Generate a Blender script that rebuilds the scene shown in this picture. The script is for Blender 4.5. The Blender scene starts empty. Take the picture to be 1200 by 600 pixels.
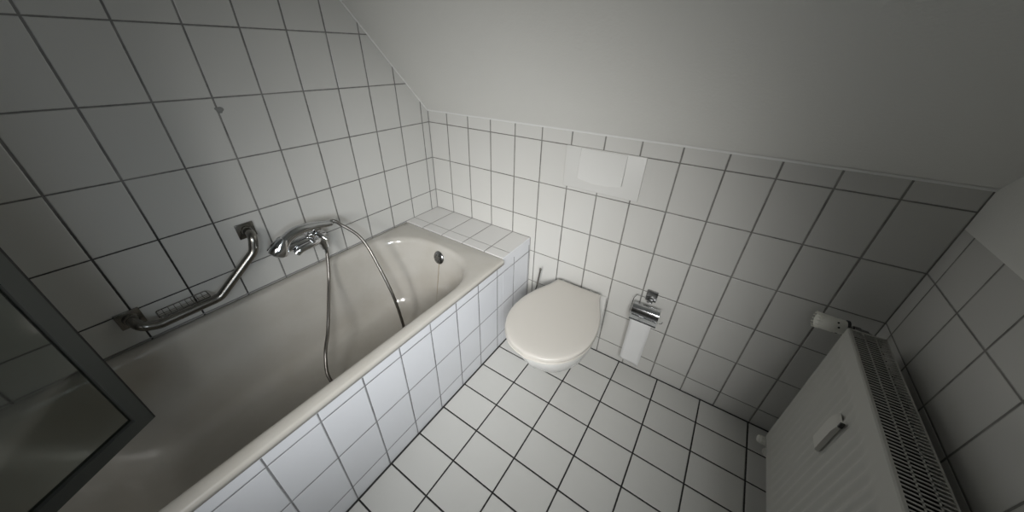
import bpy, bmesh, math, random
from mathutils import Vector, Matrix
random.seed(4)
C = bpy.context.scene.collection
PI = math.pi

# ------------------------------------------------------------------ helpers
def link(o, parent=None):
    C.objects.link(o)
    if parent is not None:
        o.parent = parent
        o.matrix_parent_inverse = parent.matrix_world.inverted() if False else Matrix.Identity(4)
    return o

def tag(o, label=None, cat=None, group=None, kind=None):
    if label: o['label'] = label
    if cat: o['category'] = cat
    if group: o['group'] = group
    if kind: o['kind'] = kind
    return o

def empty(name, loc, label, cat, group=None):
    o = bpy.data.objects.new(name, None)
    C.objects.link(o)
    o.location = loc
    o.empty_display_size = 0.05
    return tag(o, label, cat, group)

def build(name, bm, mats, parent=None, smooth=True, angle=35, label=None):
    """bm is in WORLD coordinates; object is placed relative to its parent"""
    off = Vector((0, 0, 0))
    p = parent
    while p is not None:
        off += p.location
        p = p.parent
    bmesh.ops.remove_doubles(bm, verts=bm.verts, dist=1e-6)
    bmesh.ops.recalc_face_normals(bm, faces=bm.faces)
    # each part gets its own origin at the centre of its bounds
    lo = Vector((min(v.co[i] for v in bm.verts) for i in range(3)))
    hi = Vector((max(v.co[i] for v in bm.verts) for i in range(3)))
    org = (lo + hi) / 2 if parent is not None else Vector((0, 0, 0))
    bmesh.ops.translate(bm, verts=bm.verts, vec=-org)
    me = bpy.data.meshes.new(name)
    if smooth:
        ca = math.radians(angle)
        for f in bm.faces: f.smooth = True
        for e in bm.edges:
            if len(e.link_faces) == 2:
                e.smooth = e.calc_face_angle(0) < ca
    bm.to_mesh(me); bm.free()
    if not isinstance(mats, (list, tuple)): mats = [mats]
    for m in mats: me.materials.append(m)
    o = bpy.data.objects.new(name, me)
    C.objects.link(o)
    if parent is not None:
        o.parent = parent
        o.location = org - off
    if label: o['label'] = label
    return o

def box(bm, lo, hi, bev=0.0, seg=2, mat=0):
    lo = Vector(lo); hi = Vector(hi)
    r = bmesh.ops.create_cube(bm, size=1.0)
    vs = r['verts']
    for v in vs:
        v.co = Vector((lo[i] + (v.co[i] + .5) * (hi[i] - lo[i]) for i in range(3)))
    fs = set(f for v in vs for f in v.link_faces)
    for f in fs: f.material_index = mat
    if bev > 0:
        es = list(set(e for v in vs for e in v.link_edges))
        bmesh.ops.bevel(bm, geom=es, offset=bev, segments=seg, affect='EDGES', profile=.5)

def prism(bm, pts, d, mat=0):
    """closed polygon pts (3D) extruded by vector d"""
    d = Vector(d)
    a = [bm.verts.new(p) for p in pts]
    b = [bm.verts.new(Vector(p) + d) for p in pts]
    fs = [bm.faces.new(a), bm.faces.new(b[::-1])]
    n = len(pts)
    for i in range(n):
        fs.append(bm.faces.new((a[i], a[(i + 1) % n], b[(i + 1) % n], b[i])))
    for f in fs: f.material_index = mat

def loft(bm, rings, cap0=True, cap1=True, closed=True, mat=0):
    vr = [[bm.verts.new(p) for p in r] for r in rings]
    n = len(vr[0])
    for a, b in zip(vr, vr[1:]):
        for i in range(n if closed else n - 1):
            f = bm.faces.new((a[i], a[(i + 1) % n], b[(i + 1) % n], b[i])); f.material_index = mat
    if cap0: bm.faces.new(vr[0][::-1]).material_index = mat
    if cap1: bm.faces.new(vr[-1]).material_index = mat
    return vr

def frame_of(d):
    d = d.normalized()
    up = Vector((0, 0, 1)) if abs(d.z) < .9 else Vector((1, 0, 0))
    x = d.cross(up).normalized()
    return x, x.cross(d).normalized()

def catmull(pts, n):
    P = [Vector(p) for p in pts]
    P = [P[0] * 2 - P[1]] + P + [P[-1] * 2 - P[-2]]
    out = []
    for i in range(1, len(P) - 2):
        for k in range(n):
            t = k / n
            a, b, c, d = P[i - 1], P[i], P[i + 1], P[i + 2]
            out.append(.5 * ((2 * b) + (c - a) * t + (2 * a - 5 * b + 4 * c - d) * t * t + (3 * b - a - 3 * c + d) * t ** 3))
    out.append(P[-2])
    return out

def tube(bm, pts, rad, seg=12, cap=True, mat=0):
    """parallel-transport sweep; rad number or function(i, u) or list"""
    pts = [Vector(p) for p in pts]
    n = len(pts)
    tang = [(pts[min(i + 1, n - 1)] - pts[max(i - 1, 0)]).normalized() for i in range(n)]
    x, y = frame_of(tang[0])
    rings = []
    for i in range(n):
        if i:
            x = (x - tang[i] * x.dot(tang[i])).normalized()
            y = tang[i].cross(x)
        r = rad[i] if isinstance(rad, (list, tuple)) else (rad(i, i / (n - 1)) if callable(rad) else rad)
        rings.append([pts[i] + (x * math.cos(2 * PI * k / seg) + y * math.sin(2 * PI * k / seg)) * r for k in range(seg)])
    loft(bm, rings, cap, cap, mat=mat)

def lathe(bm, org, axis, prof, seg=32, mat=0, caps=True):
    """prof = list of (distance along axis, radius)"""
    org = Vector(org); axis = Vector(axis).normalized()
    x, y = frame_of(axis)
    rings = [[org + axis * h + (x * math.cos(2 * PI * k / seg) + y * math.sin(2 * PI * k / seg)) * max(r, 1e-4)
              for k in range(seg)] for h, r in prof]
    loft(bm, rings, caps, caps, mat=mat)

def fillet_path(pts, r, n=8):
    P = [Vector(p) for p in pts]
    out = [P[0]]
    for a, b, c in zip(P, P[1:], P[2:]):
        u = (a - b).normalized(); v = (c - b).normalized()
        ang = u.angle(v)
        t = min(r / math.tan(ang / 2), (a - b).length * .49, (c - b).length * .49)
        s = b + u * t; e = b + v * t
        for k in range(n + 1):
            q = k / n
            out.append(s * (1 - q) ** 2 + b * 2 * q * (1 - q) + e * q * q)
    out.append(P[-1])
    return out

# ------------------------------------------------------------------ materials
def new_mat(name):
    m = bpy.data.materials.new(name); m.use_nodes = True
    nt = m.node_tree
    return m, nt, nt.nodes['Principled BSDF'], nt.nodes['Material Output']

def simple(name, col, rough=.4, metal=0.0, bump=0.0, bscale=60, coat=0.0, spec=.5, vary=0.0, vscale=8):
    m, nt, p, out = new_mat(name)
    p.inputs['Base Color'].default_value = (*col, 1)
    p.inputs['Roughness'].default_value = rough
    p.inputs['Metallic'].default_value = metal
    p.inputs['Coat Weight'].default_value = coat
    p.inputs['Coat Roughness'].default_value = .08
    p.inputs['Specular IOR Level'].default_value = spec
    tc = nt.nodes.new('ShaderNodeNewGeometry')
    if bump:
        n = nt.nodes.new('ShaderNodeTexNoise'); n.inputs['Scale'].default_value = bscale; n.inputs['Detail'].default_value = 4
        b = nt.nodes.new('ShaderNodeBump'); b.inputs['Strength'].default_value = 1; b.inputs['Distance'].default_value = bump
        nt.links.new(tc.outputs['Position'], n.inputs['Vector'])
        nt.links.new(n.outputs['Fac'], b.inputs['Height']); nt.links.new(b.outputs['Normal'], p.inputs['Normal'])
    if vary:
        n = nt.nodes.new('ShaderNodeTexNoise'); n.inputs['Scale'].default_value = vscale; n.inputs['Detail'].default_value = 5
        mx = nt.nodes.new('ShaderNodeMix'); mx.data_type = 'RGBA'
        mx.inputs['A'].default_value = (*[c * (1 - vary) for c in col], 1)
        mx.inputs['B'].default_value = (*[min(1, c * (1 + vary)) for c in col], 1)
        nt.links.new(tc.outputs['Position'], n.inputs['Vector'])
        nt.links.new(n.outputs['Fac'], mx.inputs['Factor']); nt.links.new(mx.outputs['Result'], p.inputs['Base Color'])
    return m

class NG:
    """tiny node-expression helper"""
    def __init__(s, nt): s.nt = nt
    def m(s, op, a, b=None, c=None, clamp=False):
        n = s.nt.nodes.new('ShaderNodeMath'); n.operation = op; n.use_clamp = clamp
        for i, v in enumerate((a, b, c)):
            if v is None: continue
            if isinstance(v, (int, float)): n.inputs[i].default_value = v
            else: s.nt.links.new(v, n.inputs[i])
        return n.outputs[0]
    def ss(s, v, lo, hi):
        n = s.nt.nodes.new('ShaderNodeMapRange'); n.interpolation_type = 'SMOOTHSTEP'
        s.nt.links.new(v, n.inputs[0]); n.inputs[1].default_value = lo; n.inputs[2].default_value = hi
        n.inputs[3].default_value = 0; n.inputs[4].default_value = 1
        return n.outputs[0]
    def mix(s, f, a, b):
        n = s.nt.nodes.new('ShaderNodeMix'); n.data_type = 'RGBA'
        s.nt.links.new(f, n.inputs['Factor']) if not isinstance(f, float) else None
        for k, v in (('A', a), ('B', b)):
            if isinstance(v, tuple): n.inputs[k].default_value = (*v, 1)
            else: s.nt.links.new(v, n.inputs[k])
        return n.outputs['Result']
    def noise(s, vec, scale, detail=3, rough=.5):
        n = s.nt.nodes.new('ShaderNodeTexNoise'); n.inputs['Scale'].default_value = scale
        n.inputs['Detail'].default_value = detail; n.inputs['Roughness'].default_value = rough
        s.nt.links.new(vec, n.inputs['Vector']); return n.outputs['Fac']

def tile_mat(name, U, V, u0, wu, v0, wv, ju, jv, tile, grout, rough=.16, mould=False, nolimU=None, tilt=.012):
    """lines of constant U at u0 + k*wu (width ju), of constant V at v0 + k*wv (width jv)"""
    m, nt, p, out = new_mat(name)
    g = NG(nt)
    geo = nt.nodes.new('ShaderNodeNewGeometry')
    sep = nt.nodes.new('ShaderNodeSeparateXYZ'); nt.links.new(geo.outputs['Position'], sep.inputs[0])
    ax = {'x': sep.outputs[0], 'y': sep.outputs[1], 'z': sep.outputs[2]}
    su = g.m('DIVIDE', g.m('SUBTRACT', ax[U], u0), wu)
    sv = g.m('DIVIDE', g.m('SUBTRACT', ax[V], v0), wv)
    fu = g.m('FRACT', su); fv = g.m('FRACT', sv)
    du = g.m('MULTIPLY', g.m('MINIMUM', fu, g.m('SUBTRACT', 1, fu)), wu)
    dv = g.m('MULTIPLY', g.m('MINIMUM', fv, g.m('SUBTRACT', 1, fv)), wv)
    if nolimU is not None:      # lines of constant U stop above this V height (caulk strip under the bath rim)
        du = g.m('ADD', du, g.m('MULTIPLY', g.m('GREATER_THAN', ax[V], nolimU), .05))
    # shift so that both joint widths read the same
    au = g.m('SUBTRACT', du, ju / 2); av = g.m('SUBTRACT', dv, jv / 2)
    d = g.m('MINIMUM', au, av)
    wob = g.m('MULTIPLY', g.m('SUBTRACT', g.noise(geo.outputs['Position'], 90, 2), .5), .0012)
    d = g.m('ADD', d, wob)
    is_tile = g.ss(d, -.0004, .0004)
    hgt = g.m('MULTIPLY', g.ss(d, -.0005, .0022), .0013)
    # per tile random values
    comb = nt.nodes.new('ShaderNodeCombineXYZ')
    nt.links.new(g.m('FLOOR', su), comb.inputs[0]); nt.links.new(g.m('FLOOR', sv), comb.inputs[1])
    wn = nt.nodes.new('ShaderNodeTexWhiteNoise'); nt.links.new(comb.outputs[0], wn.inputs['Vector'])
    s3 = nt.nodes.new('ShaderNodeSeparateXYZ'); nt.links.new(wn.outputs['Color'], s3.inputs[0])
    t1 = g.m('MULTIPLY', g.m('MULTIPLY', g.m('SUBTRACT', s3.outputs[0], .5), tilt), g.m('MULTIPLY', fu, wu))
    t2 = g.m('MULTIPLY', g.m('MULTIPLY', g.m('SUBTRACT', s3.outputs[1], .5), tilt), g.m('MULTIPLY', fv, wv))
    wav = g.m('MULTIPLY', g.noise(geo.outputs['Position'], 11, 2), .0008)
    hgt = g.m('ADD', g.m('ADD', hgt, wav), g.m('MULTIPLY', g.m('ADD', t1, t2), is_tile))
    b = nt.nodes.new('ShaderNodeBump'); b.inputs['Strength'].default_value = .9; b.inputs['Distance'].default_value = 1
    nt.links.new(hgt, b.inputs['Height']); nt.links.new(b.outputs['Normal'], p.inputs['Normal'])
    # colours
    tcol = g.mix(g.m('MULTIPLY', s3.outputs[2], 1.0), tuple(c * .97 for c in tile), tile)
    gn = g.noise(geo.outputs['Position'], 14, 4, .6)
    gcol = g.mix(g.ss(gn, .35, .65), tuple(c * .75 for c in grout), tuple(min(1, c * 1.15) for c in grout))
    if mould:                   # black mould in the joints by the shower end of the bath
        mn = g.noise(geo.outputs['Position'], 6, 5, .7)
        near = g.m('MULTIPLY', g.ss(g.m('MULTIPLY', ax['y'], -1), .75, 1.25), g.ss(g.m('MULTIPLY', ax['z'], -1), -1.3, -.75))
        fac = g.m('MULTIPLY', g.ss(g.m('ADD', mn, g.m('MULTIPLY', near, .28)), .5, .68), g.m('ADD', g.m('MULTIPLY', near, .8), .12))
        gcol = g.mix(fac, gcol, (.012, .011, .010))
    col = g.mix(is_tile, gcol, tcol)
    nt.links.new(col, p.inputs['Base Color'])
    r = g.m('SUBTRACT', .85, g.m('MULTIPLY', is_tile, .85 - rough))
    nt.links.new(r, p.inputs['Roughness'])
    return m

WT = (.575, .568, .54)
m_left = tile_mat('left_wall_tiles', 'y', 'z', -.0494, .1478, .1, .2, .0054, .0042, WT, (.20, .195, .185), mould=True)
m_back = tile_mat('back_wall_tiles', 'x', 'z', -.0073, .1473, .1, .2, .0054, .0042, WT, (.20, .195, .18))
m_right = tile_mat('right_wall_tiles', 'y', 'z', -.06, .1478, .1, .2, .0054, .0042, WT, (.20, .195, .18))
m_floor = tile_mat('floor_tiles', 'x', 'y', .7005, .2007, .0075, .1508, .0060, .0060, (.665, .66, .63), (.022, .021, .020), rough=.3, tilt=.008)
m_panel_daylit = tile_mat('bath_panel_tiles_daylit', 'y', 'z', -.009, .1487, .09, .2025, .0046, .0040, (.68, .69, .715), (.20, .20, .205), nolimU=.537)  # same white tile, with bluish daylight put into its colour
m_ledge = tile_mat('ledge_tiles', 'x', 'y', -.0073, .1473, -.1965, .6, .0040, .0030, (.66, .65, .63), (.24, .235, .22))
m_paint = simple("wall_paint", (.69, .685, .65), .75, bump=.0006, bscale=130, vary=.02, vscale=3)
m_caulk = simple('white_caulk', (.74, .74, .72), .5)
m_grout = simple('grey_grout', (.24, .235, .225), .85, vary=.2, vscale=30)
m_dark = simple('dark_silicone', (.03, .03, .03), .6)
m_enamel_porc = simple('porcelain', (.74, .735, .71), .12, coat=.5, spec=.6)
m_lid = simple('lid_plastic', (.60, .57, .52), .28, coat=.2)
m_plate = simple('flush_plate_plastic', (.60, .595, .57), .5)
m_chrome = simple('chrome', (.62, .63, .64), .10, metal=1)
m_chrome_dark = simple('tarnished_chrome', (.30, .30, .30), .25, metal=1)
m_steel = simple('brushed_steel', (.25, .24, .22), .26, metal=1, bump=.0001, bscale=300)
m_hose = simple('hose_metal', (.24, .225, .205), .36, metal=1)
m_radi = simple("radiator_enamel", (.43, .425, .39), .45)
m_fin = simple('convector_shade', (.045, .04, .038), .7)  # near-black stands in for shade inside the white painted radiator
m_meter = simple('meter_plastic', (.52, .51, .47), .5)
m_valve = simple('thermostat_plastic', (.82, .81, .74), .4)
m_black = simple('black_rubber', (.02, .02, .02), .5)
m_alu = simple('grey_aluminium', (.085, .09, .084), .5, metal=.4)
m_paper = simple('paper', (.70, .70, .69), .95, bump=.0002, bscale=250)
m_residue = simple('adhesive_residue_grey', (.22, .22, .21), .7, bump=.0005, bscale=200)

# bath enamel, with a thin brown trickle under the overflow and a lime line
def enamel():
    m, nt, p, out = new_mat('bath_enamel')
    g = NG(nt)
    geo = nt.nodes.new('ShaderNodeNewGeometry')
    sep = nt.nodes.new('ShaderNodeSeparateXYZ'); nt.links.new(geo.outputs['Position'], sep.inputs[0])
    x, y, z = sep.outputs
    wob = g.m('MULTIPLY', g.m('SUBTRACT', g.noise(geo.outputs['Position'], 18, 2), .5), .008)
    dx = g.m('ABSOLUTE', g.m('ADD', g.m('SUBTRACT', x, .366), wob))
    line = g.m('SUBTRACT', 1, g.ss(dx, .001, .0042))
    zz = g.m('MULTIPLY', g.m('LESS_THAN', z, .487), g.ss(z, .2, .40))
    fy = g.m('GREATER_THAN', y, -.62)
    st = g.m('MULTIPLY', g.m('MULTIPLY', line, zz), fy)
    film = g.noise(geo.outputs['Position'], 7, 5, .6)
    base = g.mix(g.ss(film, .3, .75), (.50, .478, .435), (.465, .438, .39))
    col = g.mix(g.m('MULTIPLY', st, .75), base, (.20, .14, .06))
    nt.links.new(col, p.inputs['Base Color'])
    p.inputs['Roughness'].default_value = .17
    p.inputs['Coat Weight'].default_value = .3
    p.inputs['Coat Roughness'].default_value = .06
    return m
m_enamel = enamel()

def glass():
    m, nt, p, out = new_mat('tinted_glass')
    p.inputs['Base Color'].default_value = (.50, .53, .50, 1)
    p.inputs['Roughness'].default_value = .06
    p.inputs['Transmission Weight'].default_value = 1
    p.inputs['IOR'].default_value = 1.45
    return m
m_glass = glass()

# ------------------------------------------------------------------ room shell
ZT = 1.162; SL = 1.126; ZC = 2.35; XR = 2.056; YN = -2.60
YC = -(ZC - ZT) / SL
WTHK = .06
def struct(name, bm, mats, **k):
    o = build(name, bm, mats, **k); o['kind'] = 'structure'; return o

bm = bmesh.new(); box(bm, (-WTHK, YN - WTHK, -WTHK), (XR + WTHK, WTHK, 0)); struct('floor', bm, m_floor, smooth=False)
bm = bmesh.new()
prism(bm, [(0, 0, 0), (0, YN, 0), (0, YN, ZC), (0, YC, ZC), (0, 0, ZT)], (-WTHK, 0, 0))
struct('wall_left', bm, m_left, smooth=False)
bm = bmesh.new(); box(bm, (0, 0, 0), (XR, WTHK, ZT)); struct('wall_back', bm, m_back, smooth=False)
# right wall: tiled dado, painted above, window opening behind the camera
WY0, WY1, WZ0, WZ1 = -2.30, -1.45, 1.05, 1.95
bm = bmesh.new()
box(bm, (XR, YN, 0), (XR + WTHK, 0, WZ0), mat=0)
prism(bm, [(XR, 0, WZ0), (XR, WY1, WZ0), (XR, WY1, ZC), (XR, YC, ZC), (XR, 0, ZT)], (WTHK, 0, 0), mat=1)
box(bm, (XR, YN, WZ0), (XR + WTHK, WY0, ZC), mat=1)
box(bm, (XR, WY0, WZ1), (XR + WTHK, WY1, ZC), mat=1)
struct('wall_right', bm, [m_right, m_paint], smooth=False)
bm = bmesh.new(); box(bm, (0, YN - WTHK, 0), (XR, YN, ZC)); struct('wall_front', bm, simple('entry_wall_paint', (.25, .23, .20), .8), smooth=False)  # unseen wall, coloured dark to cut bounced fill light
bm = bmesh.new()
prism(bm, [(0, 0, ZT), (0, YC, ZC), (0, YN, ZC), (0, YN, ZC + WTHK), (0, YC, ZC + WTHK), (0, WTHK, ZT)], (XR, 0, 0))
struct('ceiling', bm, m_paint, smooth=False)
# caulk beads where tiles meet the sloping ceiling
bm = bmesh.new()
prism(bm, [(.001, -.0003, ZT - .004), (.001, -.0025, ZT - .0035), (.001, -.0065, ZT + .0050), (.001, -.0003, ZT - .0003)], (XR - .002, 0, 0))
struct('trim_1', bm, m_caulk, smooth=False)
bm = bmesh.new()
prism(bm, [(.0003, -.007, ZT - .002), (.0003, YC, ZC - .011), (.0003, YC, ZC - .001), (.0003, -.007, ZT + .0065)], (.0035, 0, 0))
struct('trim_2', bm, m_caulk, smooth=False)
# dark silicone between wall and floor
bm = bmesh.new(); box(bm, (.702, -.007, -.001), (XR, 0, .0015)); struct('trim_3', bm, m_dark, smooth=False)
bm = bmesh.new(); box(bm, (.700, -1.905, -.001), (.706, -.007, .0015)); struct('trim_4', bm, m_dark, smooth=False)
# grout in the wall corner and round the ledge
bm = bmesh.new(); box(bm, (.0002, -.0032, .5805), (.0032, -.0002, ZT - .005)); struct('trim_5', bm, m_grout, smooth=False)
bm = bmesh.new(); box(bm, (.0035, -.0034, .5802), (.699, -.0003, .5822)); struct('trim_6', bm, m_grout, smooth=False)
bm = bmesh.new(); box(bm, (.0003, -1.90, .5780), (.0032, -.0035, .5815)); struct('trim_7', bm, m_grout, smooth=False)
bm = bmesh.new(); box(bm, (.6992, -.0032, .003), (.7015, -.0003, .579)); struct('trim_8', bm, m_grout, smooth=False)
# window in the right wall, behind the camera
bm = bmesh.new()
fw = .06
for lo, hi in [((WY0, WZ0), (WY1, WZ0 + fw)), ((WY0, WZ1 - fw), (WY1, WZ1)), ((WY0, WZ0 + fw), (WY0 + fw, WZ1 - fw)), ((WY1 - fw, WZ0 + fw), (WY1, WZ1 - fw))]:
    box(bm, (XR + .015, lo[0], lo[1]), (XR + .055, hi[0], hi[1]), bev=.004)
wf = struct('window_1', bm, m_radi)
bm = bmesh.new(); box(bm, (XR + .03, WY0 + fw, WZ0 + fw), (XR + .036, WY1 - fw, WZ1 - fw))
m, nt, p, out = new_mat('frosted_pane')
p.inputs['Base Color'].default_value = (.8, .85, .9, 1); p.inputs['Roughness'].default_value = .5
p.inputs['Emission Color'].default_value = (.8, .9, 1, 1); p.inputs['Emission Strength'].default_value = 1.5
build('window_pane', bm, m, wf)

# ------------------------------------------------------------------ bath surround (tiled ledge + panel)
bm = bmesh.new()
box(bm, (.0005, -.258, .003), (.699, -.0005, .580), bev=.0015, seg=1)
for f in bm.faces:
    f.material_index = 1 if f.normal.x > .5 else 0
tag(build('tiled_ledge', bm, [m_ledge, m_panel_daylit], None, smooth=False), 'low white tiled ledge between the far end of the tub and the back wall', 'ledge')
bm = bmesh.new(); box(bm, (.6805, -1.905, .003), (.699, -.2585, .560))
tag(build('bath_apron', bm, m_panel_daylit, None, smooth=False), 'white tiled apron wall along the open side of the bathtub', 'bath panel')

# ------------------------------------------------------------------ bath tub
def rrect(x0, x1, y0, y1, cx, cy, z, e=2.0, nc=14, ns=6, cyn=None):
    """ring, y1 = far end (towards back wall); corner box cx by cy with superellipse exponent e"""
    out = []
    cyn = cy if cyn is None else cyn
    corners = [((x1 - cx, y1 - cy), 1, 1, cy), ((x0 + cx, y1 - cy), -1, 1, cy), ((x0 + cx, y0 + cyn), -1, -1, cyn), ((x1 - cx, y0 + cyn), 1, -1, cyn)]
    arcs = []
    for i, ((ox, oy), sx, sy, ccy) in enumerate(corners):
        arc = []
        for k in range(nc + 1):
            t = k / nc * PI / 2
            if i % 2: t = PI / 2 - t
            c, s = max(math.cos(t), 0), max(math.sin(t), 0)
            arc.append((ox + sx * cx * c ** (2 / e), oy + sy * ccy * s ** (2 / e)))
        arcs.append(arc)
    for i in range(4):
        out += arcs[i]
        a = arcs[i][-1]; b = arcs[(i + 1) % 4][0]
        for k in range(1, ns): out.append((a[0] + (b[0] - a[0]) * k / ns, a[1] + (b[1] - a[1]) * k / ns))
    return [Vector((x, y, z)) for x, y in out]

tub = empty('bathtub', (.355, -1.08, .14), 'cream enamelled steel bathtub set in white tiles along the left wall', 'bathtub')
YA, YB = -1.902, -.2585
rings = []
for ins, z in [(0, .553), (0, .568), (.002, .5745), (.006, .5775)]:
    rings.append(rrect(.003 + ins, .711 - ins, YA + ins, YB - ins, .012, .012, z))
OX0, OX1, OY0, OY1 = .050, .662, -1.835, -.350
def inner(dx0, dx1, dyn, dyf, z, k=1.0, e=2.5):
    x0, x1, y0, y1 = OX0 + dx0, OX1 - dx1, OY0 + dyn, OY1 - dyf
    return rrect(x0, x1, y0, y1, min(.30 * k, (x1 - x0) / 2 - .001), .27 * k, z, e, cyn=.22 * k)
for d, z in [(-.016, .5775), (-.008, .5765), (-.002, .5735), (.003, .567), (.007, .558), (.010, .545)]:
    rings.append(inner(d, d, d, d, z))
for t in [.12, .3, .5, .7, .85]:
    z = .545 - t * .36
    rings.append(inner(.010 + .045 * t, .010 + .045 * t, .01 + .26 * t, .01 + .075 * t, z, 1 - .1 * t))
for t, q in [(.35, .6), (.7, .85), (1.0, 1.0)]:
    a = .85 + .15 * 1
    rings.append(inner(.055 + .06 * t, .055 + .06 * t, .25 + .09 * t, .085 + .07 * t, .545 - .36 * (.93 + .10 * q), .88 - .1 * t))
rings.append(inner(.2, .2, .5, .3, .170, .4))
bm = bmesh.new(); loft(bm, rings, cap0=False, cap1=True)
tb = build('tub_shell', bm, m_enamel, tub, angle=60)
md = tb.modifiers.new('thick', 'SOLIDIFY'); md.thickness = .003; md.offset = -1
# overflow rosette: slotted domed disc facing the near end
oc = Vector((.3665, -.3715, .518)); ax = Vector((-.05, -1, .22)).normalized()
bm = bmesh.new()
lathe(bm, oc - ax * .004, ax, [(-.004, .012), (0, .034), (.003, .0355), (.006, .034), (.010, .030), (.013, .020), (.014, .008), (.014, .002)], 32)
ovf = build('overflow_cap', bm, m_chrome_dark, tub)
bm = bmesh.new()
x, y = frame_of(ax)
for k in range(6):
    a = k * PI / 3
    c = oc + ax * .0085 + (x * math.cos(a) + y * math.sin(a)) * .017
    lathe(bm, c, ax, [(-.004, .0035), (.0012, .0035)], 8)
build('overflow_hole', bm, m_black, ovf)
bm = bmesh.new(); lathe(bm, (.36, -.78, .168), (0, 0, 1), [(0, .03), (.004, .031), (.006, .027), (.005, .01)], 28)
build('drain', bm, m_chrome, tub)

# ------------------------------------------------------------------ toilet
XC = 1.026
def egg(scale_w, front, back, z, xc=XC, lid=False, n=48):
    """outline from straight back edge to round front; front/back = |y|"""
    prof = [(0, .148), (.1, .160), (.25, .178), (.42, .193), (.55, .197), (.68, .190), (.80, .166), (.90, .125), (.965, .076), (1, .0)]
    if lid: prof = [(0, .118), (.07, .126), (.16, .145), (.28, .172), (.42, .192), (.55, .198), (.68, .191), (.80, .167), (.90, .126), (.965, .077), (1, .0)]
    def w(t):
        for (a, wa), (b, wb_) in zip(prof, prof[1:]):
            if t <= b: 
                u = (t - a) / (b - a)
                return wa + (wb_ - wa) * u
        return 0
    ts = [0.5 * (1 - math.cos(PI * k / n)) for k in range(n + 1)]
    # smooth param: parametric catmull of profile
    P = catmull([(p[0], p[1], 0) for p in prof], 5)
    right = [Vector((xc + q.y * scale_w, -(back + (front - back) * q.x), z)) for q in P]
    left = [Vector((xc - q.y * scale_w, -(back + (front - back) * q.x), z)) for q in P[:-1]][::-1]
    return right + left
toi = empty('toilet', (XC, -.28, .09), 'white wall-hung toilet with closed lid on the back wall', 'toilet')
bm = bmesh.new()
rings = []
for z, w, f, b in [(.085, .40, .20, .0), (.088, .46, .25, .0), (.10, .52, .30, .0), (.135, .62, .375, .0), (.18, .72, .43, .0), (.24, .83, .485, .0),
                   (.30, .91, .523, .0), (.34, .945, .541, .0), (.368, .955, .548, .0), (.380, .95, .545, .001), (.386, .925, .535, .004)]:
    rings.append(egg(w, f, b + .001, z))
loft(bm, rings)
bowl = build('bowl', bm, m_enamel_porc, toi, angle=50)
bm = bmesh.new()
loft(bm, [egg(.975, .566, .055, .3865, lid=True), egg(1.0, .574, .052, .3885, lid=True), egg(1.003, .5745, .052, .3945, lid=True), egg(.998, .573, .0525, .3962, lid=True), egg(.93, .552, .060, .3965, lid=True)])
build('seat', bm, m_lid, toi, angle=50)
bm = bmesh.new()
loft(bm, [egg(.90, .540, .060, .3992, lid=True), egg(.992, .5695, .045, .3996, lid=True), egg(1.0, .572, .043, .4012, lid=True), egg(1.0, .572, .043, .4120, lid=True), egg(.99, .569, .045, .4160, lid=True), egg(.96, .559, .050, .4190, lid=True), egg(.85, .527, .07, .4212, lid=True), egg(.5, .43, .14, .4228, lid=True)])
build('lid', bm, m_lid, toi, angle=50)
for s in (-1, 1):
    bm = bmesh.new()
    tube(bm, [(XC + s * .078 - .022, -.030, .399), (XC + s * .078 + .022, -.030, .399)], .010, 14)
    build('hinge', bm, m_plate, toi)

# flush plate with its push flap
fp = empty('flush_plate', (1.03, 0, .92), 'white plastic flush plate in the back wall above the toilet', 'flush plate')
bm = bmesh.new()
px0, px1, pz0, pz1 = .860, 1.203, .918, 1.102
box(bm, (px0, -.012, pz0), (px1, -.0005, pz1), bev=.003)
build('cover_plate', bm, m_plate, fp)
bm = bmesh.new()
N = 18
def arc_z(u, s): return .970 - s * (1 - (2 * u - 1) ** 2)
bx0, bx1 = .931, 1.128
top = []; front = []
# flap: flush with the plate at the top, standing proud at the curved lower lip
ringA = []; ringB = []
for k in range(N + 1):
    u = k / N; xx = bx0 + (bx1 - bx0) * u
    ringA.append((xx, arc_z(u, .012)))
rows = []
for t in [0, .25, .5, .75, .92, 1]:
    row = []
    for (xx, zb) in ringA:
        zt = 1.098
        row.append(bm.verts.new((xx, -.0128 - .0110 * t ** 1.2 * (1 - .0 * t), zt + (zb - zt) * t)))
    rows.append(row)
lip = [bm.verts.new((xx, -.0115, zb + .004)) for xx, zb in ringA]
backtop = [bm.verts.new((xx, -.0115, 1.098)) for xx, zb in ringA]
allr = [backtop] + rows + [lip]
for a, b in zip(allr, allr[1:]):
    for i in range(N): bm.faces.new((a[i], a[i + 1], b[i + 1], b[i]))
for side in (0, N):
    bm.faces.new([r[side] for r in allr])
build('flush_flap', bm, m_plate, fp, angle=25)
bm = bmesh.new()
for xx in (bx0 - .0015, bx1 + .0002): box(bm, (xx, -.0124, .968), (xx + .0013, -.0115, 1.098))
box(bm, (bx0, -.0124, 1.0982), (bx1, -.0115, 1.0988))
box(bm, (px0 + .004, -.0008, pz0 - .0035), (px1 - .002, -.0002, pz0))  # grey strip painted in for the shade under the plate
build('joint_gap_shade', bm, simple('shadow_gap_plastic', (.30, .30, .29), .6), fp)

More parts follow.
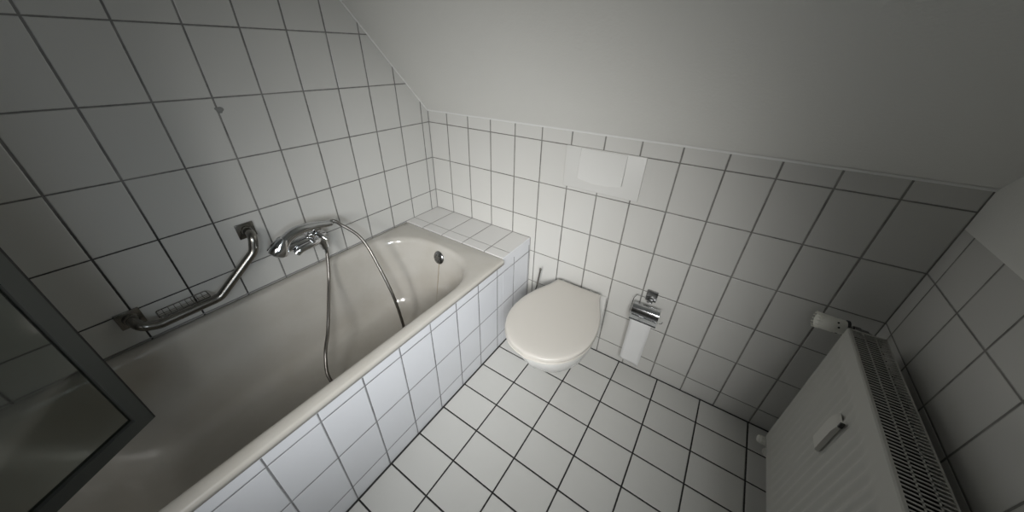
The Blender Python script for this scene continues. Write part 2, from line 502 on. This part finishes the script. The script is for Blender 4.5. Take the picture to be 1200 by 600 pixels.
# ------------------------------------------------------------------ toilet paper holder and paper
ph = empty('toilet_paper_holder', (1.36, 0, .37), 'small chrome toilet paper holder with hinged cover on the back wall', 'toilet paper holder')
bm = bmesh.new()
box(bm, (1.338, -.012, .462), (1.386, -.0004, .518), bev=.003)
box(bm, (1.350, -.030, .462), (1.374, -.012, .478), bev=.002)
build('wall_plate', bm, m_chrome_dark, ph)
bm = bmesh.new()      # curved cover plate, hinged to the wall plate
rows = []
prof = [(-.030, .448), (-.037, .450), (-.048, .447), (-.060, .436), (-.068, .418), (-.071, .398), (-.071, .374)]
pts = catmull([(0, a, b) for a, b in prof], 4)
cx0, cx1 = 1.300, 1.420
for off in (0, .0012):
    row = []
    for i, q in enumerate(pts):
        tg = (pts[min(i + 1, len(pts) - 1)] - pts[max(i - 1, 0)]).normalized()
        nn = Vector((0, -tg.z, tg.y))
        row.append(q + nn * off)
    rows.append(row)
loopr = rows[0] + rows[1][::-1]
loft(bm, [[Vector((xx, q.y, q.z)) for q in loopr] for xx in (cx0, cx0 + .002, cx0 + .04, cx0 + .08, cx1 - .002, cx1)])
cov = build('cover', bm, m_chrome, ph, angle=30)
bm = bmesh.new()      # stiffening bead on the cover
tube(bm, [(cx0 + .006, -.0722, .402), (cx1 - .006, -.0722, .402)], .0026, 8)
tube(bm, [(cx0, -.072, .374), (cx1, -.072, .374)], .0030, 8)
build('cover_bead', bm, m_chrome, cov)
bm = bmesh.new()      # wire frame that carries the roll
wire = fillet_path([(1.352, -.018, .480), (1.300, -.018, .476), (1.292, -.024, .46), (1.291, -.046, .400), (1.291, -.046, .382), (1.418, -.046, .382), (1.436, -.046, .385), (1.440, -.040, .395)], .008, 5)
tube(bm, wire, .0017, 8)
build('roll_wire', bm, m_chrome, ph)
tp = empty('toilet_paper', (1.352, -.046, .06), 'nearly used up toilet paper with one white length hanging from the chrome holder', 'toilet paper')
bm = bmesh.new()
lathe(bm, (1.305, -.046, .382), (1, 0, 0), [(0, .0027), (0, .0175), (.097, .0175), (.097, .0027)], 28, caps=False)
build('paper_roll', bm, m_paper, tp)
bm = bmesh.new()
rows = []
ys = [(-.0642, .384), (-.0648, .35), (-.060, .30), (-.055, .24), (-.053, .18), (-.052, .12), (-.051, .083)]
sp = catmull([(0, a, b) for a, b in ys], 4)
L0, L1 = 1.306, 1.402
for th in (0, .0006):
    for side in [0]:
        pass
nx = 6
gridA = [[Vector((L0 + (L1 - L0) * i / nx - .004 * (j / len(sp)), q.y + .0012 * math.sin(i * 1.3 + j * .35), q.z - (.0 if j < len(sp) - 1 else .012 * i / nx))) for i in range(nx + 1)] for j, q in enumerate(sp)]
va = [[bm.verts.new(p) for p in r] for r in gridA]
for a, b in zip(va, va[1:]):
    for i in range(nx): bm.faces.new((a[i], a[i + 1], b[i + 1], b[i]))
pw = build('hanging_sheet', bm, m_paper, tp)
md = pw.modifiers.new('thick', 'SOLIDIFY'); md.thickness = .0006; md.offset = 0

# ------------------------------------------------------------------ toilet brush behind the toilet
tbr = empty('toilet_brush', (.772, -.07, 0), 'steel-handled toilet brush standing in the corner behind the toilet', 'toilet brush')
bm = bmesh.new(); lathe(bm, (.772, -.07, 0), (0, 0, 1), [(0, .042), (.004, .045), (.10, .043), (.22, .040), (.224, .036), (.222, .012)], 28)
build('brush_holder', bm, m_plate, tbr)
bm = bmesh.new(); tube(bm, [(.772, -.07, .20), (.790, -.055, .33), (.800, -.047, .436)], .0045, 10)
lathe(bm, (.7995, -.0475, .428), (.08, .06, 1), [(0, .0045), (.004, .0062), (.012, .006), (.016, .003)], 12)
build('handle', bm, m_steel, tbr)

# ------------------------------------------------------------------ grab bar with soap rack
gb = empty('grab_bar', (0, -1.2, .65), 'angled steel grab bar with wire soap rack on the left tiled wall', 'grab bar')
BX = .060
for (cy_, cz_) in ((-1.003, .838), (-1.392, .678)):
    bm = bmesh.new()
    box(bm, (.0004, cy_ - .030, cz_ - .030), (.007, cy_ + .030, cz_ + .030), bev=.002)
    lathe(bm, (.006, cy_, cz_), (1, 0, 0), [(0, .020), (.008, .019), (.014, .0165)], 24)
    build('wall_flange', bm, m_steel, gb)
bm = bmesh.new()
path = fillet_path([(.008, -1.003, .838), (BX - .004, -1.003, .832), (BX, -1.022, .772), (BX, -1.175, .650), (BX, -1.345, .648), (BX - .004, -1.385, .664), (.008, -1.392, .678)], .045, 9)
tube(bm, path, .0155, 20)
build('rail', bm, m_steel, gb)
bm = bmesh.new()
y0, y1, x0_, x1_, zz = -1.335, -1.196, .006, .052, .668
fr = fillet_path([(x0_, y0 + .03, zz), (x0_, y0, zz), (x1_, y0, zz - .004), (x1_, y1, zz - .004), (x0_, y1, zz), (x0_, y0 + .03, zz)], .007, 5)
tube(bm, fr, .0022, 8)
for k in range(1, 9):
    yy = y0 + (y1 - y0) * k / 9
    tube(bm, [(x0_, yy, zz - .001), (.014, yy, zz - .010), (.044, yy, zz - .012), (x1_, yy, zz - .004)], .0009, 6)
for xx in (.018, .03, .042):
    tube(bm, [(xx, y0, zz - .010), (xx, y1, zz - .010)], .0009, 6)
build('soap_rack', bm, m_steel, gb)

# stain of old adhesive on the wall
bm = bmesh.new()
r0 = []
for hh, s in ((0.0003, 1), (.0016, .85), (.0022, .4)):
    r0.append([Vector((hh, -.931 + math.cos(a) * .011 * s * (1 + .25 * math.sin(3 * a) + .15 * math.cos(5 * a)), 1.262 + math.sin(a) * .012 * s * (1 + .2 * math.cos(2 * a)))) for a in [2 * PI * k / 24 for k in range(24)]])
loft(bm, r0)
tag(build('adhesive_residue', bm, m_residue, None), 'small grey blob of old adhesive high on the left tiled wall', 'adhesive residue')

# ------------------------------------------------------------------ bath mixer
mx = empty('bath_mixer', (0, -.84, .70), 'chrome bath mixer tap on the left wall above the tub rim', 'mixer tap')
ZM = .735
for yy in (-.905, -.765):
    bm = bmesh.new(); lathe(bm, (.0004, yy, ZM), (1, 0, 0), [(0, .030), (.004, .030), (.012, .022), (.016, .015), (.040, .0145)], 28)
    build('wall_rosette', bm, m_chrome, mx)
bm = bmesh.new()
tube(bm, catmull([(.052, -.925, ZM), (.056, -.90, ZM), (.060, -.86, ZM - .001), (.060, -.82, ZM - .002), (.060, -.78, ZM - .002), (.057, -.75, ZM - .002)], 5),
     lambda i, u: .024 - .003 * math.cos(2 * PI * u) if 0 < u < 1 else .014, 22)
build('mixer_body', bm, m_chrome, mx)
bm = bmesh.new()
tube(bm, catmull([(.066, -.785, ZM - .008), (.084, -.805, ZM - .010), (.092, -.84, ZM - .010), (.092, -.875, ZM - .014), (.088, -.895, ZM - .026)], 6), lambda i, u: .0175 - .002 * u, 18)
build('spout', bm, m_chrome, mx)
bm = bmesh.new()
lathe(bm, (.058, -.773, ZM - .004), (.28, .05, -1), [(-.012, .016), (0, .022), (.02, .0225), (.035, .0215), (.040, .0185), (.052, .0175), (.056, .0165), (.064, .0165), (.068, .009)], 24)
build('shower_outlet', bm, m_chrome, mx)
bm = bmesh.new()
lathe(bm, (.064, -.815, ZM + .008), (.5, .0, .85), [(0, .020), (.016, .020), (.024, .0185), (.030, .013), (.032, .004)], 24)
lev = build('lever_base', bm, m_chrome, mx)
bm = bmesh.new()
tube(bm, catmull([(.078, -.818, ZM + .034), (.10, -.808, ZM + .035), (.125, -.795, ZM + .025), (.145, -.785, ZM + .010)], 5), lambda i, u: .009 + .002 * math.sin(PI * u), 14)
build('lever', bm, m_chrome, lev)
bm = bmesh.new()
tube(bm, catmull([(.060, -.80, ZM + .015), (.07, -.79, ZM + .04), (.085, -.785, ZM + .052)], 4), .008, 12)
lathe(bm, (.098, -.795, .790), (.1, 1, 0), [(-.012, .0185), (-.012, .0205), (.012, .0205), (.012, .0185)], 20, caps=False)
build('cradle', bm, m_chrome, mx)

# hand shower lying in the cradle
hs = empty('hand_shower', (.10, -.85, .77), 'chrome hand shower lying across the bath mixer', 'hand shower')
bm = bmesh.new()
hp = catmull([(.108, -.728, .789), (.105, -.76, .794), (.102, -.80, .802), (.102, -.84, .808), (.102, -.88, .806), (.105, -.915, .793), (.110, -.940, .772)], 6)
tube(bm, hp, lambda i, u: .0125 + .009 * math.sin(PI * min(u * 1.25, 1) * .5) if u > 0 else .010, 20)
build('handle', bm, m_chrome, hs)
bm = bmesh.new()
ax = Vector((-.28, -.50, -.80)).normalized()
hc = Vector((.104, -.950, .768))
lathe(bm, hc, ax, [(-.044, .013), (-.032, .0195), (-.018, .026), (-.004, .032), (.010, .036), (.020, .037), (.024, .034), (.0245, .002)], 32)
head = build('spray_head', bm, m_chrome, hs)
bm = bmesh.new()
lathe(bm, hc + ax * .0245, ax, [(0, .033), (.002, .032), (.003, .002)], 28)
build('spray_face', bm, simple('spray_face_grey', (.18, .18, .18), .4), head)
# hose
def ribbed(i, u): return .0078 if i % 2 else .0062
h = empty('shower_hose', (.3, -.8, .18), 'ribbed metal shower hose looping down into the bathtub', 'shower hose')
pts = [(.104, -.742, .793), (.111, -.726, .799), (.119, -.712, .790), (.126, -.700, .773), (.145, -.681, .751), (.17, -.659, .715), (.2, -.647, .666), (.24, -.646, .6), (.32, -.646, .434),
       (.36, -.648, .25), (.375, -.665, .195), (.39, -.72, .182), (.41, -.82, .178), (.415, -.92, .178), (.40, -.99, .182), (.378, -1.025, .200), (.36, -1.034, .236), (.33, -1.027, .277), (.29, -.992, .338),
       (.24, -.942, .377), (.2, -.900, .43), (.15, -.852, .49), (.112, -.815, .54), (.092, -.789, .605), (.079, -.772, .660), (.0765, -.770, .672)]
sm = catmull(pts, 12)
# resample evenly every 3 mm
res = [sm[0]]; acc = 0
for a, b in zip(sm, sm[1:]):
    L = (b - a).length
    if L == 0: continue
    s = 0
    while acc + (L - s) >= .003:
        s += .003 - acc; acc = 0
        res.append(a.lerp(b, s / L))
    acc += L - s
bm = bmesh.new(); tube(bm, res, ribbed, 10); build('hose', bm, m_hose, h, angle=80)
for a, b in ((res[0], res[8]), (res[-1], res[-8])):
    bm = bmesh.new(); d = (b - a).normalized()
    lathe(bm, a - d * .002, d, [(0, .009), (.002, .0105), (.018, .0095), (.024, .0075)], 18); build('hose_nut', bm, m_chrome, h)

# ------------------------------------------------------------------ bath screen (free edge seen at the left)
sc = empty('bath_screen', (.5, -1.68, .577), 'framed grey glass bath screen standing over the near end of the tub', 'bath screen')
A = Vector((.393, -1.466, 0)); B = Vector((.648, -1.896, 0)); Z0, Z1 = .5925, 1.95
d = (B - A).normalized(); nrm = Vector((-d.y, d.x, 0))
def slab(bm, s0, s1, z0, z1, th):
    q = [A + d * s0 - nrm * th / 2, A + d * s1 - nrm * th / 2, A + d * s1 + nrm * th / 2, A + d * s0 + nrm * th / 2]
    prism(bm, [Vector((p.x, p.y, z0)) for p in q], (0, 0, z1 - z0))
LL = (B - A).length
bm = bmesh.new()
slab(bm, 0, .030, Z0, Z1, .022); slab(bm, LL - .03, LL, .5765, Z1, .03); slab(bm, .030, LL - .03, Z0, Z0 + .035, .022); slab(bm, .030, LL - .03, Z1 - .03, Z1, .022)
build('screen_frame', bm, m_alu, sc, smooth=False)
bm = bmesh.new(); slab(bm, .029, LL - .029, Z0 + .034, Z1 - .029, .005); build('screen_glass', bm, m_glass, sc, smooth=False)
bm = bmesh.new(); slab(bm, -.006, 0, Z0 - .004, Z1, .012); build('rubber_seal', bm, m_black, sc, smooth=False)

# ------------------------------------------------------------------ radiator
RX0, RX1, RY0, RY1, RZ0, RZ1 = 1.920, 2.008, -1.165, -.165, .147, .740
rad = empty('radiator', (1.96, -.66, .147), 'white ribbed panel radiator on the right wall', 'radiator')
bm = bmesh.new()
PITCH = .0333; per = 10
ny = int((RY1 - RY0 - .03) / PITCH) * per
zs = [RZ0, RZ0 + .004, RZ0 + .03, RZ0 + .045, RZ0 + .06, RZ0 + .08, .30, .45, RZ1 - .16, RZ1 - .085, RZ1 - .07, RZ1 - .058, RZ1 - .045, RZ1 - .02, RZ1 - .003, RZ1]
yA = RY1 - .016; 
cols = [(RY1, 0, .004), (RY1 - .003, 0, 0)] + [(yA - i * PITCH / per, 1, 0) for i in range(ny + 1)] + [(RY0 + .003, 0, 0), (RY0, 0, .004)]
grid = []
for (yy, on, back) in cols:
    row = []
    for z in zs:
        amp = 0
        if on:
            f = min(max((z - (RZ0 + .03)) / .05, 0), 1) * min(max(((RZ1 - .045) - z) / .04, 0), 1)
            f = f * f * (3 - 2 * f)
            ph_ = ((yA - yy) / PITCH) % 1
            amp = f * .0066 * (0.5 - .5 * math.cos(2 * PI * ph_)) ** 1.0
        xx = RX0 + amp + back + (.003 if z in (RZ0, RZ1) else 0)
        row.append(bm.verts.new((xx, yy, z)))
    grid.append(row)
for a, b in zip(grid, grid[1:]):
    for i in range(len(zs) - 1): bm.faces.new((a[i], a[i + 1], b[i + 1], b[i]))
# return edge (thickness of the sheet, 12 mm water channel)
edge = [grid[0][0], *[r[0] for r in grid[1:]], *grid[-1][1:], *[r[-1] for r in grid[:-1]][::-1], *grid[0][1:-1][::-1]]
bk = [bm.verts.new((RX0 + .0085, v.co.y, v.co.z)) for v in edge]
for i in range(len(edge)):
    j = (i + 1) % len(edge); bm.faces.new((edge[i], edge[j], bk[j], bk[i]))
build('front_panel', bm, m_radi, rad, angle=40)
bm = bmesh.new(); box(bm, (RX1 - .012, RY0 + .02, RZ0 + .01), (RX1 - .002, RY1 - .02, RZ1 - .035), bev=.003); build('rear_panel', bm, m_radi, rad)
for yy in (RY0, RY1 - .0016):
    bm = bmesh.new(); box(bm, (RX0 + .0088, yy, RZ0 + .012), (RX1, yy + .0016, RZ1 - .001)); build('side_cover', bm, m_radi, rad, smooth=False)
bm = bmesh.new()      # convector fins between the panels
zig = []
k = 0; yy = RY1 - .02
while yy > RY0 + .02:
    zig.append((RX0 + .018 if k % 2 else RX1 - .014, yy)); k += 1
    if k % 2 == 0: yy -= .012
    else: yy -= .003
va = [bm.verts.new((x, y, RZ0 + .05)) for x, y in zig]; vb = [bm.verts.new((x, y, RZ1 - .010)) for x, y in zig]
for i in range(len(zig) - 1): bm.faces.new((va[i], va[i + 1], vb[i + 1], vb[i]))
cf = build('convector_fins', bm, m_fin, rad, smooth=False)
md = cf.modifiers.new('thick', 'SOLIDIFY'); md.thickness = .0008
# top grille: slotted sheet with slots across the depth, split by three lengthwise bars
bm = bmesh.new()
gx0, gx1 = RX0 + .0075, RX1
zt = RZ1 + .0005; th = .0018
box(bm, (gx0, RY0 + .002, zt - .012), (gx0 + .0015, RY1 - .002, zt))
box(bm, (gx1 - .004, RY0 + .002, zt - .012), (gx1, RY1 - .002, zt))
box(bm, (gx0, RY1 - .010, zt - th), (gx1, RY1 - .002, zt)); box(bm, (gx0, RY0 + .002, zt - th), (gx1, RY0 + .010, zt))
for fx in (.34, .67):
    x_ = gx0 + (gx1 - gx0) * fx
    box(bm, (x_ - .0014, RY0 + .008, zt - th), (x_ + .0014, RY1 - .008, zt))
yy = RY1 - .016
while yy > RY0 + .012:
    box(bm, (gx0 + .001, yy - .0031, zt - th), (gx1 - .003, yy, zt)); yy -= .0100
build('top_grille', bm, m_radi, rad, smooth=False)
for yy in (-.32, -.98):
    bm = bmesh.new(); box(bm, (RX1 - .002, yy - .015, RZ0 + .02), (XR - .0004, yy + .015, RZ1 - .06), bev=.002); build('wall_bracket', bm, m_fin, rad)
# thermostat valve
tv = empty('thermostat_valve', (1.94, -.09, .69), 'white thermostat head on the pipe at the far end of the radiator', 'radiator thermostat')
TY, TZ = -.092, .690
bm = bmesh.new()
lathe(bm, (1.943, TY, TZ), (-1, 0, 0), [(0, .023), (.004, .0245), (.026, .0245), (.028, .0258), (.064, .0258), (.070, .0245), (.073, .018), (.074, .004)], 32)
hd = build('thermostat_head', bm, m_valve, tv)
bm = bmesh.new()
for k in range(14):
    a = 2 * PI * k / 14
    c = Vector((0, math.cos(a), math.sin(a)))
    q = Vector((1.8745, TY, TZ)) + c * .0255
    box(bm, q - Vector((.008, .0016, .0016)), q + Vector((.008, .0016, .0016)))
build('grip_rib', bm, m_valve, hd, smooth=False)
bm = bmesh.new()
for a, xo in ((1.2, .030), (1.95, .040), (2.35, .026), (.6, .034)):
    c = Vector((0, -math.sin(a), math.cos(a)))
    lathe(bm, Vector((1.943 - xo + .01, TY, TZ)) + c * .0238, c, [(0, .0030), (.0016, .0030)], 10)
build('marking_dot', bm, m_black, hd)
bm = bmesh.new()
lathe(bm, (1.949, TY, TZ), (-1, 0, 0), [(0, .020), (0, .0275), (.005, .0275), (.005, .020)], 28, caps=True)
build('clamp_ring', bm, m_black, tv)
bm = bmesh.new()
lathe(bm, (1.948, TY, TZ), (1, 0, 0), [(0, .013), (.012, .013), (.014, .016), (.030, .016), (.034, .013), (.050, .0125)], 20)
tube(bm, fillet_path([(1.970, TY, TZ), (1.970, RY1 + .0005, TZ)], .01), .011, 16)
tube(bm, fillet_path([(1.985, TY, TZ), (2.012, TY, TZ), (2.012, TY, .0005)], .02, 8), .0085, 14)
build('valve_body', bm, m_chrome_dark, tv)
# return valve low down
rv = empty('return_valve', (1.94, -.115, 0), 'small white return valve at the lower far corner of the radiator', 'radiator valve')
bm = bmesh.new()
lathe(bm, (1.955, -.118, .062), (-1, 0, 0), [(0, .014), (.002, .017), (.024, .017), (.026, .015), (.030, .015), (.034, .011), (.035, .002)], 24)
build('valve_cap', bm, m_valve, rv)
bm = bmesh.new()
tube(bm, fillet_path([(1.950, -.118, .062), (1.970, -.118, .062), (1.985, -.118, .0005)], .012, 6), .0095, 14)
tube(bm, fillet_path([(1.966, -.118, .062), (1.966, -.150, .075), (1.966, -.166, .16), (1.966, -.170, .17)], .012, 6), .008, 12)
lathe(bm, (1.985, -.118, .0004), (0, 0, 1), [(0, .026), (.004, .025), (.010, .012)], 24)
build('return_pipe', bm, m_valve, rv)
# heat cost allocator clipped on the front panel
al = empty('heat_meter', (1.918, -.437, .50), 'small white heat meter clipped to the radiator front', 'heat meter')
bm = bmesh.new()
pr_ = [(1.9205, .497), (1.911, .499), (1.909, .504), (1.9085, .590), (1.911, .610), (1.916, .622), (1.9205, .626)]
loft(bm, [[Vector((x, yy, z)) for x, z in pr_] for yy in (-.4165, -.418, -.456, -.4575)])
mb = build('meter_body', bm, m_meter, al, angle=30)
for lo, hi in (((1.9125, -.4165, .548), (1.9195, -.4140, .572)), ((1.912, -.4165, .508), (1.9195, -.4145, .520)), ((1.912, -.4610, .615), (1.9215, -.4560, .632))):
    bm = bmesh.new(); box(bm, lo, hi, bev=.0006); build('clip_slot', bm, m_black, al, smooth=False)

# ------------------------------------------------------------------ light
def area(name, loc, target, sx, sy, power, col, spread=180):
    l = bpy.data.lights.new(name, 'AREA'); l.shape = 'RECTANGLE'; l.size = sx; l.size_y = sy
    l.energy = power; l.color = col; l.spread = math.radians(spread)
    o = bpy.data.objects.new(name, l); C.objects.link(o)
    o.location = loc
    dv = Vector(target) - Vector(loc)
    o.rotation_euler = dv.to_track_quat('-Z', 'Y').to_euler()
    return o
area('window_fill', (XR - .076, -1.90, 1.60), (.85, -.50, .42), .4, .4, 4.1, (.96, .97, .97), 62)  # added fill by the window, cone narrowed to imitate lens vignette
area('window_fill', (XR - .076, -1.70, 1.20), (.42, -.55, .70), .3, .3, 1.0, (.80, .90, 1.0), 60)  # second added fill there, bluish to lift the bath apron
area('front_fill', (1.5, YN + .10, 1.50), (.60, -.18, .66), .4, .6, 4.55, (1.0, .985, .965), 55)  # added fill before a closed wall, narrow cone imitates lens vignette

w = bpy.data.worlds.new('World'); bpy.context.scene.world = w; w.use_nodes = True
w.node_tree.nodes['Background'].inputs[0].default_value = (.8, .9, 1, 1); w.node_tree.nodes['Background'].inputs[1].default_value = .3

# ------------------------------------------------------------------ camera
Fv = Vector((-0.47439921, 0.71314696, -0.51610736)); Rv = Vector((0.8269645, 0.56201362, 0.01644425)); Uv = Vector((-0.30178653, 0.41900132, 0.85636603))
cd = bpy.data.cameras.new('camera'); cam = bpy.data.objects.new('camera', cd); C.objects.link(cam)
M = Matrix.Identity(4)
for i in range(3): M[i][0] = Rv[i]; M[i][1] = Uv[i]; M[i][2] = -Fv[i]
M[0][3], M[1][3], M[2][3] = 1.4619, -1.3597, 1.4454
cam.matrix_world = M
cd.sensor_width = 36; cd.lens = 381.7742 / 1200 * 36
cd.shift_x = (600 - 595.9829) / 1200; cd.shift_y = (290.912 - 300) / 1200
cd.clip_start = .01
S = bpy.context.scene
S.camera = cam
S.view_settings.view_transform = 'Standard'; S.view_settings.look = 'None'
S.view_settings.exposure = 0; S.view_settings.gamma = 1; S.view_settings.use_curve_mapping = False
